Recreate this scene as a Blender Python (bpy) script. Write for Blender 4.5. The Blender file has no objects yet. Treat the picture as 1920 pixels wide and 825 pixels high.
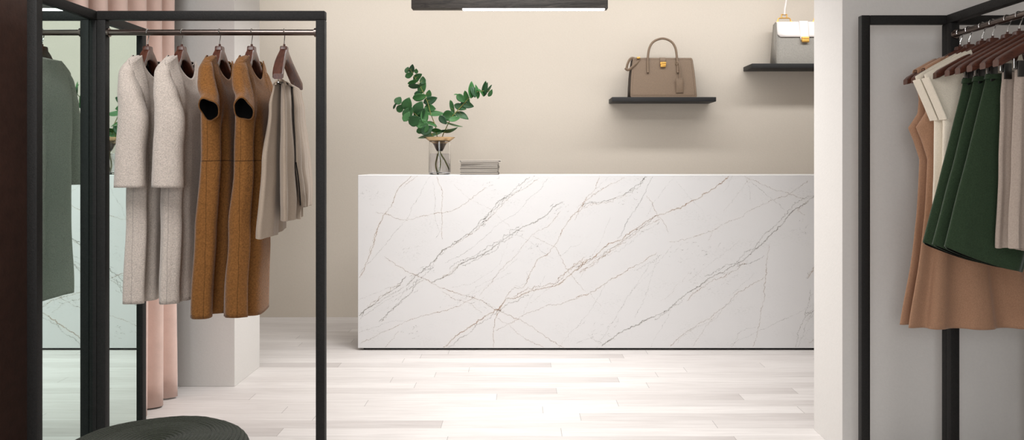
import bpy, bmesh, math, random
import numpy as np
from mathutils import Vector, Matrix, noise as mnoise
random.seed(7)
PI = math.pi
SC = bpy.context.scene
COL = SC.collection

# ------------------------------------------------------------------ helpers
def lin(c):
    out = []
    for v in c:
        v = v / 255.0
        out.append(v / 12.92 if v <= 0.04045 else ((v + 0.055) / 1.055) ** 2.4)
    return tuple(out) + (1.0,)

def tag(o, label=None, cat=None, group=None, kind=None):
    if label: o['label'] = label
    if cat: o['category'] = cat
    if group: o['group'] = group
    if kind: o['kind'] = kind
    return o

def thing(name, label, cat, loc=(0, 0, 0), rotz=0.0, group=None):
    o = bpy.data.objects.new(name, None)
    COL.objects.link(o)
    o.empty_display_size = 0.05
    o.location = loc
    o.rotation_euler = (0, 0, rotz)
    return tag(o, label, cat, group)

def obj(name, bm, mats, parent=None, smooth=True, angle=40, solid=None, dark_inner=False):
    me = bpy.data.meshes.new(name)
    bmesh.ops.recalc_face_normals(bm, faces=bm.faces)
    bm.to_mesh(me)
    bm.free()
    if not isinstance(mats, (list, tuple)): mats = [mats]
    for m in mats: me.materials.append(m)
    if smooth:
        me.polygons.foreach_set('use_smooth', [True] * len(me.polygons))
        me.set_sharp_from_angle(angle=math.radians(angle))
    o = bpy.data.objects.new(name, me)
    COL.objects.link(o)
    if parent: o.parent = parent
    if solid:
        s = o.modifiers.new('thickness', 'SOLIDIFY')
        s.thickness = solid
        s.offset = -1
        if dark_inner: s.material_offset = 1; s.material_offset_rim = 0
    return o

def BM(): return bmesh.new()

def box(bm, x0, x1, y0, y1, z0, z1, bev=0.0, seg=2, mi=0):
    vs = [bm.verts.new(p) for p in ((x0,y0,z0),(x1,y0,z0),(x1,y1,z0),(x0,y1,z0),(x0,y0,z1),(x1,y0,z1),(x1,y1,z1),(x0,y1,z1))]
    fs = [bm.faces.new([vs[i] for i in f]) for f in ((3,2,1,0),(4,5,6,7),(0,1,5,4),(1,2,6,5),(2,3,7,6),(3,0,4,7))]
    for f in fs: f.material_index = mi
    if bev:
        es = list({e for f in fs for e in f.edges})
        bmesh.ops.bevel(bm, geom=es, offset=bev, segments=seg, affect='EDGES', profile=0.5)
    return bm

def rings_to_mesh(bm, rings, closed=True, cap0=False, cap1=False, mi=0):
    vr = [[bm.verts.new(p) for p in r] for r in rings]
    n = len(vr[0])
    for a, b in zip(vr[:-1], vr[1:]):
        for i in range(n if closed else n - 1):
            j = (i + 1) % n
            f = bm.faces.new((a[i], a[j], b[j], b[i])); f.material_index = mi
    if cap0: bm.faces.new(vr[0][::-1]).material_index = mi
    if cap1: bm.faces.new(vr[-1]).material_index = mi
    return vr

def frames(pts):
    P = [Vector(p) for p in pts]
    T = []
    for i in range(len(P)):
        a = P[max(i - 1, 0)]; b = P[min(i + 1, len(P) - 1)]
        T.append((b - a).normalized())
    up = Vector((0, 0, 1)) if abs(T[0].z) < 0.9 else Vector((0, 1, 0))
    N = [(up - T[0] * up.dot(T[0])).normalized()]
    for i in range(1, len(P)):
        n = N[-1] - T[i] * N[-1].dot(T[i])
        N.append(n.normalized() if n.length > 1e-6 else N[-1])
    B = [T[i].cross(N[i]) for i in range(len(P))]
    return P, T, N, B

def tube(bm, pts, r, n=10, caps=True, r2=None, mi=0):
    """r: radius or list; r2: radius along the binormal"""
    P, T, N, B = frames(pts)
    rr = r if isinstance(r, (list, tuple)) else [r] * len(P)
    r2 = rr if r2 is None else (r2 if isinstance(r2, (list, tuple)) else [r2] * len(P))
    rings = []
    for i, p in enumerate(P):
        rings.append([p + N[i] * (math.cos(2*PI*k/n) * rr[i]) + B[i] * (math.sin(2*PI*k/n) * r2[i]) for k in range(n)])
    rings_to_mesh(bm, rings, True, caps, caps, mi)
    return bm

def smooth_path(pts, n=8):
    P = [Vector(p) for p in pts]
    out = []
    for i in range(len(P) - 1):
        p0 = P[max(i-1, 0)]; p1 = P[i]; p2 = P[i+1]; p3 = P[min(i+2, len(P)-1)]
        for k in range(n):
            t = k / n
            out.append(0.5 * ((2*p1) + (p2-p0)*t + (2*p0-5*p1+4*p2-p3)*t*t + (3*p1-p0-3*p2+p3)*t**3))
    out.append(P[-1])
    return out

def lathe(bm, prof, n=48, c=(0, 0), cap0=False, cap1=False, mi=0):
    rings = [[(c[0] + r*math.cos(2*PI*k/n), c[1] + r*math.sin(2*PI*k/n), z) for k in range(n)] for r, z in prof]
    rings_to_mesh(bm, rings, True, cap0, cap1, mi)
    return bm

def rrect(hx, hy, r, n=5, cx=0, cy=0):
    out = []
    r = min(r, hx*0.999, hy*0.999)
    for q, (sx, sy) in enumerate(((1, 1), (-1, 1), (-1, -1), (1, -1))):
        for k in range(n + 1):
            a = PI/2*q + PI/2*k/n
            out.append((cx + sx*(hx - r) + r*math.cos(a), cy + sy*(hy - r) + r*math.sin(a)))
    return out

def smoothstep(a, b, x):
    t = max(0.0, min(1.0, (x - a) / (b - a))); return t*t*(3 - 2*t)

# ------------------------------------------------------------------ materials
def new_mat(name):
    m = bpy.data.materials.new(name); m.use_nodes = True
    nt = m.node_tree; b = nt.nodes['Principled BSDF']
    return m, nt, b

def N(nt, typ, **kw):
    n = nt.nodes.new(typ)
    for k, v in kw.items():
        if k in n.inputs: n.inputs[k].default_value = v
        else: setattr(n, k, v)
    return n

def math_node(nt, op, a, b=None, clamp=False):
    n = nt.nodes.new('ShaderNodeMath'); n.operation = op; n.use_clamp = clamp
    for i, v in enumerate((a, b)):
        if v is None: continue
        if isinstance(v, (int, float)): n.inputs[i].default_value = v
        else: nt.links.new(v, n.inputs[i])
    return n.outputs[0]

def mixc(nt, fac, a, b, blend='MIX'):
    n = nt.nodes.new('ShaderNodeMix'); n.data_type = 'RGBA'; n.blend_type = blend
    for sock, v in ((n.inputs[0], fac), (n.inputs[6], a), (n.inputs[7], b)):
        if isinstance(v, (int, float, tuple)): sock.default_value = v
        else: nt.links.new(v, sock)
    return n.outputs[2]

def scale(c, k): return tuple(min(1, v*k) for v in c[:3]) + (1.0,)

def surface(name, rgb, rough=0.6, metal=0.0, var=0.06, vscale=40.0, bump=0.0, bscale=200.0, spec=0.4, detail=4.0, sheen=0.0, stretch=None, var2=0.0, v2scale=3.0, coat=0.0):
    """a procedural one-colour surface with fine variation and relief"""
    m, nt, b = new_mat(name)
    c = lin(rgb)
    tc = N(nt, 'ShaderNodeTexCoord')
    src = tc.outputs['Object']
    if stretch:
        mp = N(nt, 'ShaderNodeMapping'); mp.inputs['Scale'].default_value = stretch
        nt.links.new(src, mp.inputs[0]); src = mp.outputs[0]
    nz = N(nt, 'ShaderNodeTexNoise', Scale=vscale, Detail=detail, Roughness=0.65)
    nt.links.new(src, nz.inputs['Vector'])
    rmp = N(nt, 'ShaderNodeMapRange')
    rmp.inputs['From Min'].default_value = 0.28; rmp.inputs['From Max'].default_value = 0.72
    nt.links.new(nz.outputs[0], rmp.inputs[0])
    col = mixc(nt, rmp.outputs[0], scale(c, 1 - var), scale(c, 1 + var))
    if var2:
        n2 = N(nt, 'ShaderNodeTexNoise', Scale=v2scale, Detail=3.0)
        nt.links.new(src, n2.inputs['Vector'])
        r2 = N(nt, 'ShaderNodeMapRange'); r2.inputs['From Min'].default_value = 0.3; r2.inputs['From Max'].default_value = 0.7
        nt.links.new(n2.outputs[0], r2.inputs[0])
        col = mixc(nt, 1.0, col, mixc(nt, r2.outputs[0], (1-var2,)*3 + (1,), (1, 1, 1, 1)), 'MULTIPLY')
    nt.links.new(col, b.inputs['Base Color'])
    b.inputs['Roughness'].default_value = rough
    b.inputs['Metallic'].default_value = metal
    b.inputs['Specular IOR Level'].default_value = spec
    b.inputs['Sheen Weight'].default_value = sheen
    b.inputs['Coat Weight'].default_value = coat
    if bump:
        nb = N(nt, 'ShaderNodeTexNoise', Scale=bscale, Detail=3.0)
        nt.links.new(src, nb.inputs['Vector'])
        bp = N(nt, 'ShaderNodeBump', Strength=bump, Distance=0.003)
        nt.links.new(nb.outputs[0], bp.inputs['Height'])
        nt.links.new(bp.outputs[0], b.inputs['Normal'])
    return m

def fabric(name, rgb, speck=0.16, sscale=230.0, bump=0.5, sheen=0.25, zlines=(), vline=False, dark=0.45):
    m, nt, b = new_mat(name)
    c = lin(rgb)
    tc = N(nt, 'ShaderNodeTexCoord'); src = tc.outputs['Object']
    nz = N(nt, 'ShaderNodeTexNoise', Scale=sscale, Detail=2.0, Roughness=0.7)
    nt.links.new(src, nz.inputs['Vector'])
    r = N(nt, 'ShaderNodeMapRange'); r.inputs['From Min'].default_value = 0.3; r.inputs['From Max'].default_value = 0.7
    nt.links.new(nz.outputs[0], r.inputs[0])
    col = mixc(nt, r.outputs[0], scale(c, 1 - speck), scale(c, 1 + speck))
    sep = N(nt, 'ShaderNodeSeparateXYZ'); nt.links.new(src, sep.inputs[0])
    masks = []
    wob = N(nt, 'ShaderNodeTexNoise', Scale=9.0, Detail=1.0); nt.links.new(src, wob.inputs['Vector'])
    wv = math_node(nt, 'MULTIPLY', math_node(nt, 'SUBTRACT', wob.outputs[0], 0.5), 0.012)
    for zl in zlines:
        d = math_node(nt, 'ABSOLUTE', math_node(nt, 'SUBTRACT', math_node(nt, 'ADD', sep.outputs[2], wv), zl))
        masks.append(math_node(nt, 'LESS_THAN', d, 0.0016))
    if vline:   # a stitched side seam running down at mid thickness
        d = math_node(nt, 'ABSOLUTE', math_node(nt, 'ADD', sep.outputs[0], wv))
        masks.append(math_node(nt, 'MULTIPLY', math_node(nt, 'LESS_THAN', d, 0.0014), 0.6))
    for mk in masks:
        col = mixc(nt, mk, col, scale(c, dark))
    nt.links.new(col, b.inputs['Base Color'])
    b.inputs['Roughness'].default_value = 0.95
    b.inputs['Specular IOR Level'].default_value = 0.15
    b.inputs['Sheen Weight'].default_value = sheen
    b.inputs['Sheen Roughness'].default_value = 0.4
    nb = N(nt, 'ShaderNodeTexNoise', Scale=sscale*1.3, Detail=3.0)
    nt.links.new(src, nb.inputs['Vector'])
    bp = N(nt, 'ShaderNodeBump', Strength=bump, Distance=0.004)
    nt.links.new(nb.outputs[0], bp.inputs['Height'])
    nt.links.new(bp.outputs[0], b.inputs['Normal'])
    return m

def wood(name, rgb, rgb2, axis=(1, 8, 8), sc=8.0, rough=0.45, dist=3.0, bump=0.2):
    m, nt, b = new_mat(name)
    tc = N(nt, 'ShaderNodeTexCoord')
    mp = N(nt, 'ShaderNodeMapping'); mp.inputs['Scale'].default_value = axis
    nt.links.new(tc.outputs['Object'], mp.inputs[0])
    nz = N(nt, 'ShaderNodeTexNoise', Scale=sc, Detail=6.0, Roughness=0.7, Distortion=dist*0.3)
    nt.links.new(mp.outputs[0], nz.inputs['Vector'])
    r = N(nt, 'ShaderNodeMapRange'); r.inputs['From Min'].default_value = 0.35; r.inputs['From Max'].default_value = 0.65
    nt.links.new(nz.outputs[0], r.inputs[0])
    nt.links.new(mixc(nt, r.outputs[0], lin(rgb), lin(rgb2)), b.inputs['Base Color'])
    b.inputs['Roughness'].default_value = rough
    bp = N(nt, 'ShaderNodeBump', Strength=bump, Distance=0.002)
    nt.links.new(nz.outputs[0], bp.inputs['Height']); nt.links.new(bp.outputs[0], b.inputs['Normal'])
    return m

def plank_floor():
    m, nt, b = new_mat('whitewashed_planks')
    tc = N(nt, 'ShaderNodeTexCoord')
    sp = N(nt, 'ShaderNodeSeparateXYZ'); nt.links.new(tc.outputs['Object'], sp.inputs[0])
    RW, PL = 0.107, 1.25
    yv = math_node(nt, 'DIVIDE', math_node(nt, 'ADD', sp.outputs[1], .03), RW)
    row = math_node(nt, 'FLOOR', yv)
    def white(*v):
        cb = N(nt, 'ShaderNodeCombineXYZ')
        for k, q in enumerate(v): nt.links.new(q, cb.inputs[k])
        w_ = nt.nodes.new('ShaderNodeTexWhiteNoise'); w_.noise_dimensions = '3D'; nt.links.new(cb.outputs[0], w_.inputs[0]); return w_.outputs[0]
    xv = math_node(nt, 'ADD', math_node(nt, 'DIVIDE', sp.outputs[0], PL), math_node(nt, 'MULTIPLY', white(row), 7.0))
    idx = math_node(nt, 'FLOOR', xv)
    tone = white(row, idx)
    fx = math_node(nt, 'FRACT', xv); fy = math_node(nt, 'FRACT', yv)
    jx = math_node(nt, 'LESS_THAN', fx, .0021)
    jy = math_node(nt, 'MULTIPLY', math_node(nt, 'LESS_THAN', fy, .016), .35)
    joint = math_node(nt, 'MAXIMUM', jx, jy)
    # now and then a plank is stained darker towards its end
    stain = math_node(nt, 'MULTIPLY', math_node(nt, 'GREATER_THAN', tone, .72), math_node(nt, 'POWER', fx, 3.0))
    c0 = mixc(nt, tone, lin((221, 217, 214)), lin((208, 203, 200)))
    c0 = mixc(nt, math_node(nt, 'MULTIPLY', stain, .5), c0, lin((180, 173, 170)))
    plank = mixc(nt, math_node(nt, 'MULTIPLY', joint, .8), c0, lin((150, 146, 143)))
    mp = N(nt, 'ShaderNodeMapping'); mp.inputs['Scale'].default_value = (1.3, 22, 1)
    nt.links.new(tc.outputs['Object'], mp.inputs[0])
    nz = N(nt, 'ShaderNodeTexNoise', Scale=2.2, Detail=6.0, Roughness=0.65, Distortion=0.6)
    nt.links.new(mp.outputs[0], nz.inputs['Vector'])
    r = N(nt, 'ShaderNodeMapRange'); r.inputs['From Min'].default_value = 0.33; r.inputs['From Max'].default_value = 0.62
    nt.links.new(nz.outputs[0], r.inputs[0])
    streak = mixc(nt, r.outputs[0], (0.86, 0.85, 0.845, 1), (1, 1, 1, 1))
    n2 = N(nt, 'ShaderNodeTexNoise', Scale=1.3, Detail=2.0); nt.links.new(tc.outputs['Object'], n2.inputs['Vector'])
    blot = mixc(nt, n2.outputs[0], (0.93, 0.92, 0.92, 1), (1, 1, 1, 1))
    col = mixc(nt, 1.0, mixc(nt, 1.0, plank, streak, 'MULTIPLY'), blot, 'MULTIPLY')
    nt.links.new(col, b.inputs['Base Color'])
    b.inputs['Roughness'].default_value = 0.55
    b.inputs['Specular IOR Level'].default_value = 0.3
    bp = N(nt, 'ShaderNodeBump', Strength=0.12, Distance=0.002)
    nt.links.new(nz.outputs[0], bp.inputs['Height']); nt.links.new(bp.outputs[0], b.inputs['Normal'])
    return m

def marble_mats():
    base, nt, b = new_mat('white_quartz')
    tc = N(nt, 'ShaderNodeTexCoord')
    mp = N(nt, 'ShaderNodeMapping'); mp.inputs['Rotation'].default_value = (0, math.radians(35), 0); mp.inputs['Scale'].default_value = (1.0, 1.0, 2.6)
    nt.links.new(tc.outputs['Object'], mp.inputs[0])
    n1 = N(nt, 'ShaderNodeTexNoise', Scale=3.5, Detail=5.0, Roughness=0.6); nt.links.new(mp.outputs[0], n1.inputs['Vector'])
    r1 = N(nt, 'ShaderNodeMapRange'); r1.inputs['From Min'].default_value = 0.5; r1.inputs['From Max'].default_value = 0.78
    nt.links.new(n1.outputs[0], r1.inputs[0])
    n2 = N(nt, 'ShaderNodeTexNoise', Scale=60.0, Detail=4.0, Roughness=0.7); nt.links.new(mp.outputs[0], n2.inputs['Vector'])
    r2 = N(nt, 'ShaderNodeMapRange'); r2.inputs['From Min'].default_value = 0.52; r2.inputs['From Max'].default_value = 0.66
    nt.links.new(n2.outputs[0], r2.inputs[0])
    speck = math_node(nt, 'MULTIPLY', r1.outputs[0], r2.outputs[0])
    col = mixc(nt, math_node(nt, 'MULTIPLY', speck, 0.9), lin((219, 218, 218)), lin((184, 185, 182)))
    nt.links.new(col, b.inputs['Base Color'])
    b.inputs['Roughness'].default_value = 0.38
    b.inputs['Specular IOR Level'].default_value = 0.35
    veins = []
    for nm, c1, c2 in (('grey_vein', (160, 156, 145), (122, 116, 102)), ('brown_vein', (194, 156, 108), (158, 110, 58)), ('dark_vein', (120, 124, 118), (70, 74, 70))):
        m, nt, b = new_mat(nm)
        tc = N(nt, 'ShaderNodeTexCoord')
        at = nt.nodes.new('ShaderNodeAttribute'); at.attribute_name = 'vein'
        n1 = N(nt, 'ShaderNodeTexNoise', Scale=14.0, Detail=4.0, Roughness=0.7); nt.links.new(tc.outputs['Object'], n1.inputs['Vector'])
        n2 = N(nt, 'ShaderNodeTexNoise', Scale=130.0, Detail=3.0, Roughness=0.7); nt.links.new(tc.outputs['Object'], n2.inputs['Vector'])
        r1 = N(nt, 'ShaderNodeMapRange'); r1.inputs['From Min'].default_value = 0.33; r1.inputs['From Max'].default_value = 0.68
        nt.links.new(n1.outputs[0], r1.inputs[0])
        # along-vein strength x across profile, broken up finely
        s = math_node(nt, 'ADD', math_node(nt, 'MULTIPLY', n2.outputs[0], 2.2), -1.32)
        s = math_node(nt, 'ADD', s, at.outputs['Fac'])
        s = math_node(nt, 'MULTIPLY', s, 1.5, True)
        a = math_node(nt, 'MULTIPLY', s, math_node(nt, 'ADD', math_node(nt, 'MULTIPLY', r1.outputs[0], 0.55), 0.20), True)
        nt.links.new(mixc(nt, r1.outputs[0], lin(c1), lin(c2)), b.inputs['Base Color'])
        nt.links.new(a, b.inputs['Alpha'])
        b.inputs['Roughness'].default_value = 0.38
        veins.append(m)
    return [base] + veins

M = {}
M['floor'] = plank_floor()
M['wall'] = surface('beige_plaster', (209, 200, 188), 0.9, var=0.025, vscale=90, bump=0.15, bscale=120, spec=0.2)
M['white'] = surface('white_plaster', (221, 218, 214), 0.9, var=0.02, vscale=80, bump=0.15, bscale=120, spec=0.2)
M['grey'] = surface('pale_grey_plaster', (205, 201, 196), 0.9, var=0.03, vscale=90, bump=0.15, bscale=120, spec=0.2)
M['ceil'] = surface('white_ceiling', (225, 222, 218), 0.9, var=0.02)
M['brown'] = surface('dark_brown_leather', (74, 48, 39), 0.6, var=0.18, vscale=25, bump=0.3, bscale=90, var2=0.25, v2scale=2.0)
M['black'] = surface('black_powder_coat', (32, 31, 30), 0.6, var=0.3, vscale=160, bump=0.35, bscale=260, spec=0.22)
M['shelf'] = surface('black_oak_shelf', (36, 36, 37), 0.6, var=0.2, vscale=12, stretch=(1, 10, 10))
M['rod'] = surface('bronze_steel', (120, 108, 102), 0.28, metal=1.0, var=0.06)
M['chrome'] = surface('chrome_wire', (200, 200, 198), 0.18, metal=1.0, var=0.02)
M['darkchrome'] = surface('dark_clip_metal', (95, 95, 93), 0.3, metal=1.0, var=0.05)
M['gold'] = surface('gold_clasp', (226, 176, 92), 0.38, metal=0.7, var=0.05)
M['brass'] = surface('brushed_brass', (190, 160, 122), 0.35, metal=0.9, var=0.05)
M['brass_dark'] = surface('darkened_brass_cone', (70, 58, 50), 0.35, metal=0.8, var=0.1)  # funnel brass with its dark reflections put into the colour
M['walnut'] = wood('walnut_hanger', (56, 27, 18), (96, 52, 36), axis=(20, 3, 8), sc=6, rough=0.38)
M['blackwood'] = wood('black_stained_oak', (30, 27, 25), (78, 73, 68), axis=(1.2, 9, 14), sc=5, rough=0.6, dist=5)
M['curtain'] = surface('pink_velvet', (228, 198, 186), 0.85, var=0.05, vscale=14, bump=0.15, bscale=150, sheen=0.35, var2=0.10, v2scale=6)
M['pouf'] = surface('dark_green_jute', (36, 40, 29), 0.95, var=0.35, vscale=160, bump=0.9, bscale=260, sheen=0.1)
M['oat'] = fabric('oatmeal_boucle', (197, 185, 175), speck=0.22, sscale=230, bump=0.8, vline=True, dark=0.55)
M['oat_s'] = fabric('oatmeal_boucle_sleeve', (197, 185, 175), speck=0.22, sscale=230, bump=0.8)
M['mustard'] = fabric('ochre_felt', (126, 84, 43), speck=0.28, sscale=170, bump=0.7, zlines=(1.205,), vline=True, dark=0.35)
M['mustard_s'] = fabric('ochre_felt_sleeve', (126, 84, 43), speck=0.28, sscale=170, bump=0.7)
M['trouser'] = fabric('grey_beige_wool', (163, 147, 131), speck=0.08, sscale=300, bump=0.25)
M['tan'] = fabric('tan_wool', (168, 130, 104), speck=0.12, bump=0.3)
M['cream'] = fabric('cream_linen', (232, 222, 204), speck=0.06, bump=0.3)
M['green'] = fabric('bottle_green_wool', (50, 66, 47), speck=0.2, sscale=260, bump=0.35)
M['greige'] = fabric('taupe_wool', (178, 163, 151), speck=0.1, bump=0.3)
M['dark_inner'] = surface('inner_shade_black', (14, 12, 12), 0.9, var=0.1, spec=0.1)  # near-black painted as the shade inside garments; also on plinth and pocket slit
M['leather1'] = surface('taupe_leather', (124, 105, 87), 0.55, var=0.1, vscale=140, bump=0.35, bscale=160)
M['leather1d'] = surface('dark_taupe_gusset', (52, 42, 35), 0.6, var=0.1)
M['leather2'] = surface('grey_leather', (150, 146, 139), 0.5, var=0.12, vscale=120, bump=0.5, bscale=150)
M['leather2w'] = surface('white_leather', (240, 233, 230), 0.5, var=0.02, bump=0.2, bscale=150)
def leaf_mat():
    m, nt, b = new_mat('eucalyptus_green')
    geo = nt.nodes.new('ShaderNodeNewGeometry')
    tc = N(nt, 'ShaderNodeTexCoord'); nz = N(nt, 'ShaderNodeTexNoise', Scale=22.0, Detail=3.0); nt.links.new(tc.outputs['Object'], nz.inputs['Vector'])
    c = mixc(nt, geo.outputs['Random Per Island'], lin((22, 58, 30)), lin((62, 112, 58)))
    c = mixc(nt, nz.outputs[0], mixc(nt, 1.0, c, (.6, .6, .6, 1), 'MULTIPLY'), mixc(nt, 1.0, c, (1.3, 1.3, 1.3, 1), 'MULTIPLY'))
    nt.links.new(c, b.inputs['Base Color']); b.inputs['Roughness'].default_value = .5; b.inputs['Specular IOR Level'].default_value = .35
    return m
M['leaf'] = leaf_mat()
M['stem'] = surface('olive_stem', (112, 112, 52), 0.6, var=0.2, vscale=60)
M['paper'] = surface('page_edges', (142, 135, 126), 0.9, var=0.4, vscale=10, stretch=(.3, .3, 90))
def glass(name, rgb, ior, rough=0.0):
    m, nt, b = new_mat(name)
    b.inputs['Base Color'].default_value = lin(rgb)
    b.inputs['Transmission Weight'].default_value = 1.0
    b.inputs['IOR'].default_value = ior
    b.inputs['Roughness'].default_value = rough
    return m
M['glass'] = glass('clear_glass', (252, 252, 252), 1.45)
M['water'] = glass('water', (226, 226, 230), 1.33)
def mirror_mat():
    m, nt, b = new_mat('green_tinted_mirror')
    b.inputs['Base Color'].default_value = (0.66, 0.81, 0.77, 1)
    b.inputs['Metallic'].default_value = 1.0
    b.inputs['Roughness'].default_value = 0.015
    return m
M['mirror'] = mirror_mat()
def emit_mat(name, rgb, s):
    m, nt, b = new_mat(name)
    b.inputs['Base Color'].default_value = rgb + (1,)
    b.inputs['Emission Color'].default_value = rgb + (1,)
    b.inputs['Emission Strength'].default_value = s
    return m
M['led'] = emit_mat('led_diffuser', (1.0, 0.97, 0.93), 12.0)

# ------------------------------------------------------------------ the room
YW = 6.19        # back wall
CEIL = 2.75
def struct(name, x0, x1, y0, y1, z0, z1, mat, bev=0.0):
    return tag(obj(name, box(BM(), x0, x1, y0, y1, z0, z1, bev), mat, smooth=False), kind='structure')
struct('floor', -3.3, 3.5, -2.0, YW + 0.1, -0.1, 0.0, M['floor'])
struct('ceiling', -3.3, 3.5, -2.0, YW + 0.1, CEIL, CEIL + 0.1, M['ceil'])
struct('wall_back', -3.3, 3.5, YW, YW + 0.1, 0.0, CEIL, M['wall'])
struct('wall_front', -3.3, 3.5, -2.1, -2.0, 0.0, CEIL, M['white'])
struct('wall_outer_left', -3.4, -3.3, -2.0, YW, 0.0, CEIL, M['white'])
struct('wall_outer_right', 3.5, 3.6, -2.0, YW, 0.0, CEIL, M['white'])
struct('wall_inner_left', -3.3, -1.525, 4.276, 4.6875, 0.0, CEIL, M['white'], 0.002)
struct('wall_inner_right', 1.32, 3.5, 3.277, 3.593, 0.0, CEIL, M['white'], 0.002)
bm = BM()
box(bm, -1.86, -1.75, -2.0, 2.655, 0.0, CEIL, 0.004)
box(bm, -1.86, -1.75, 2.66, 2.93, 0.0, CEIL, 0.004)
tag(obj('wall_left', bm, M['brown'], smooth=False), kind='structure')

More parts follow.
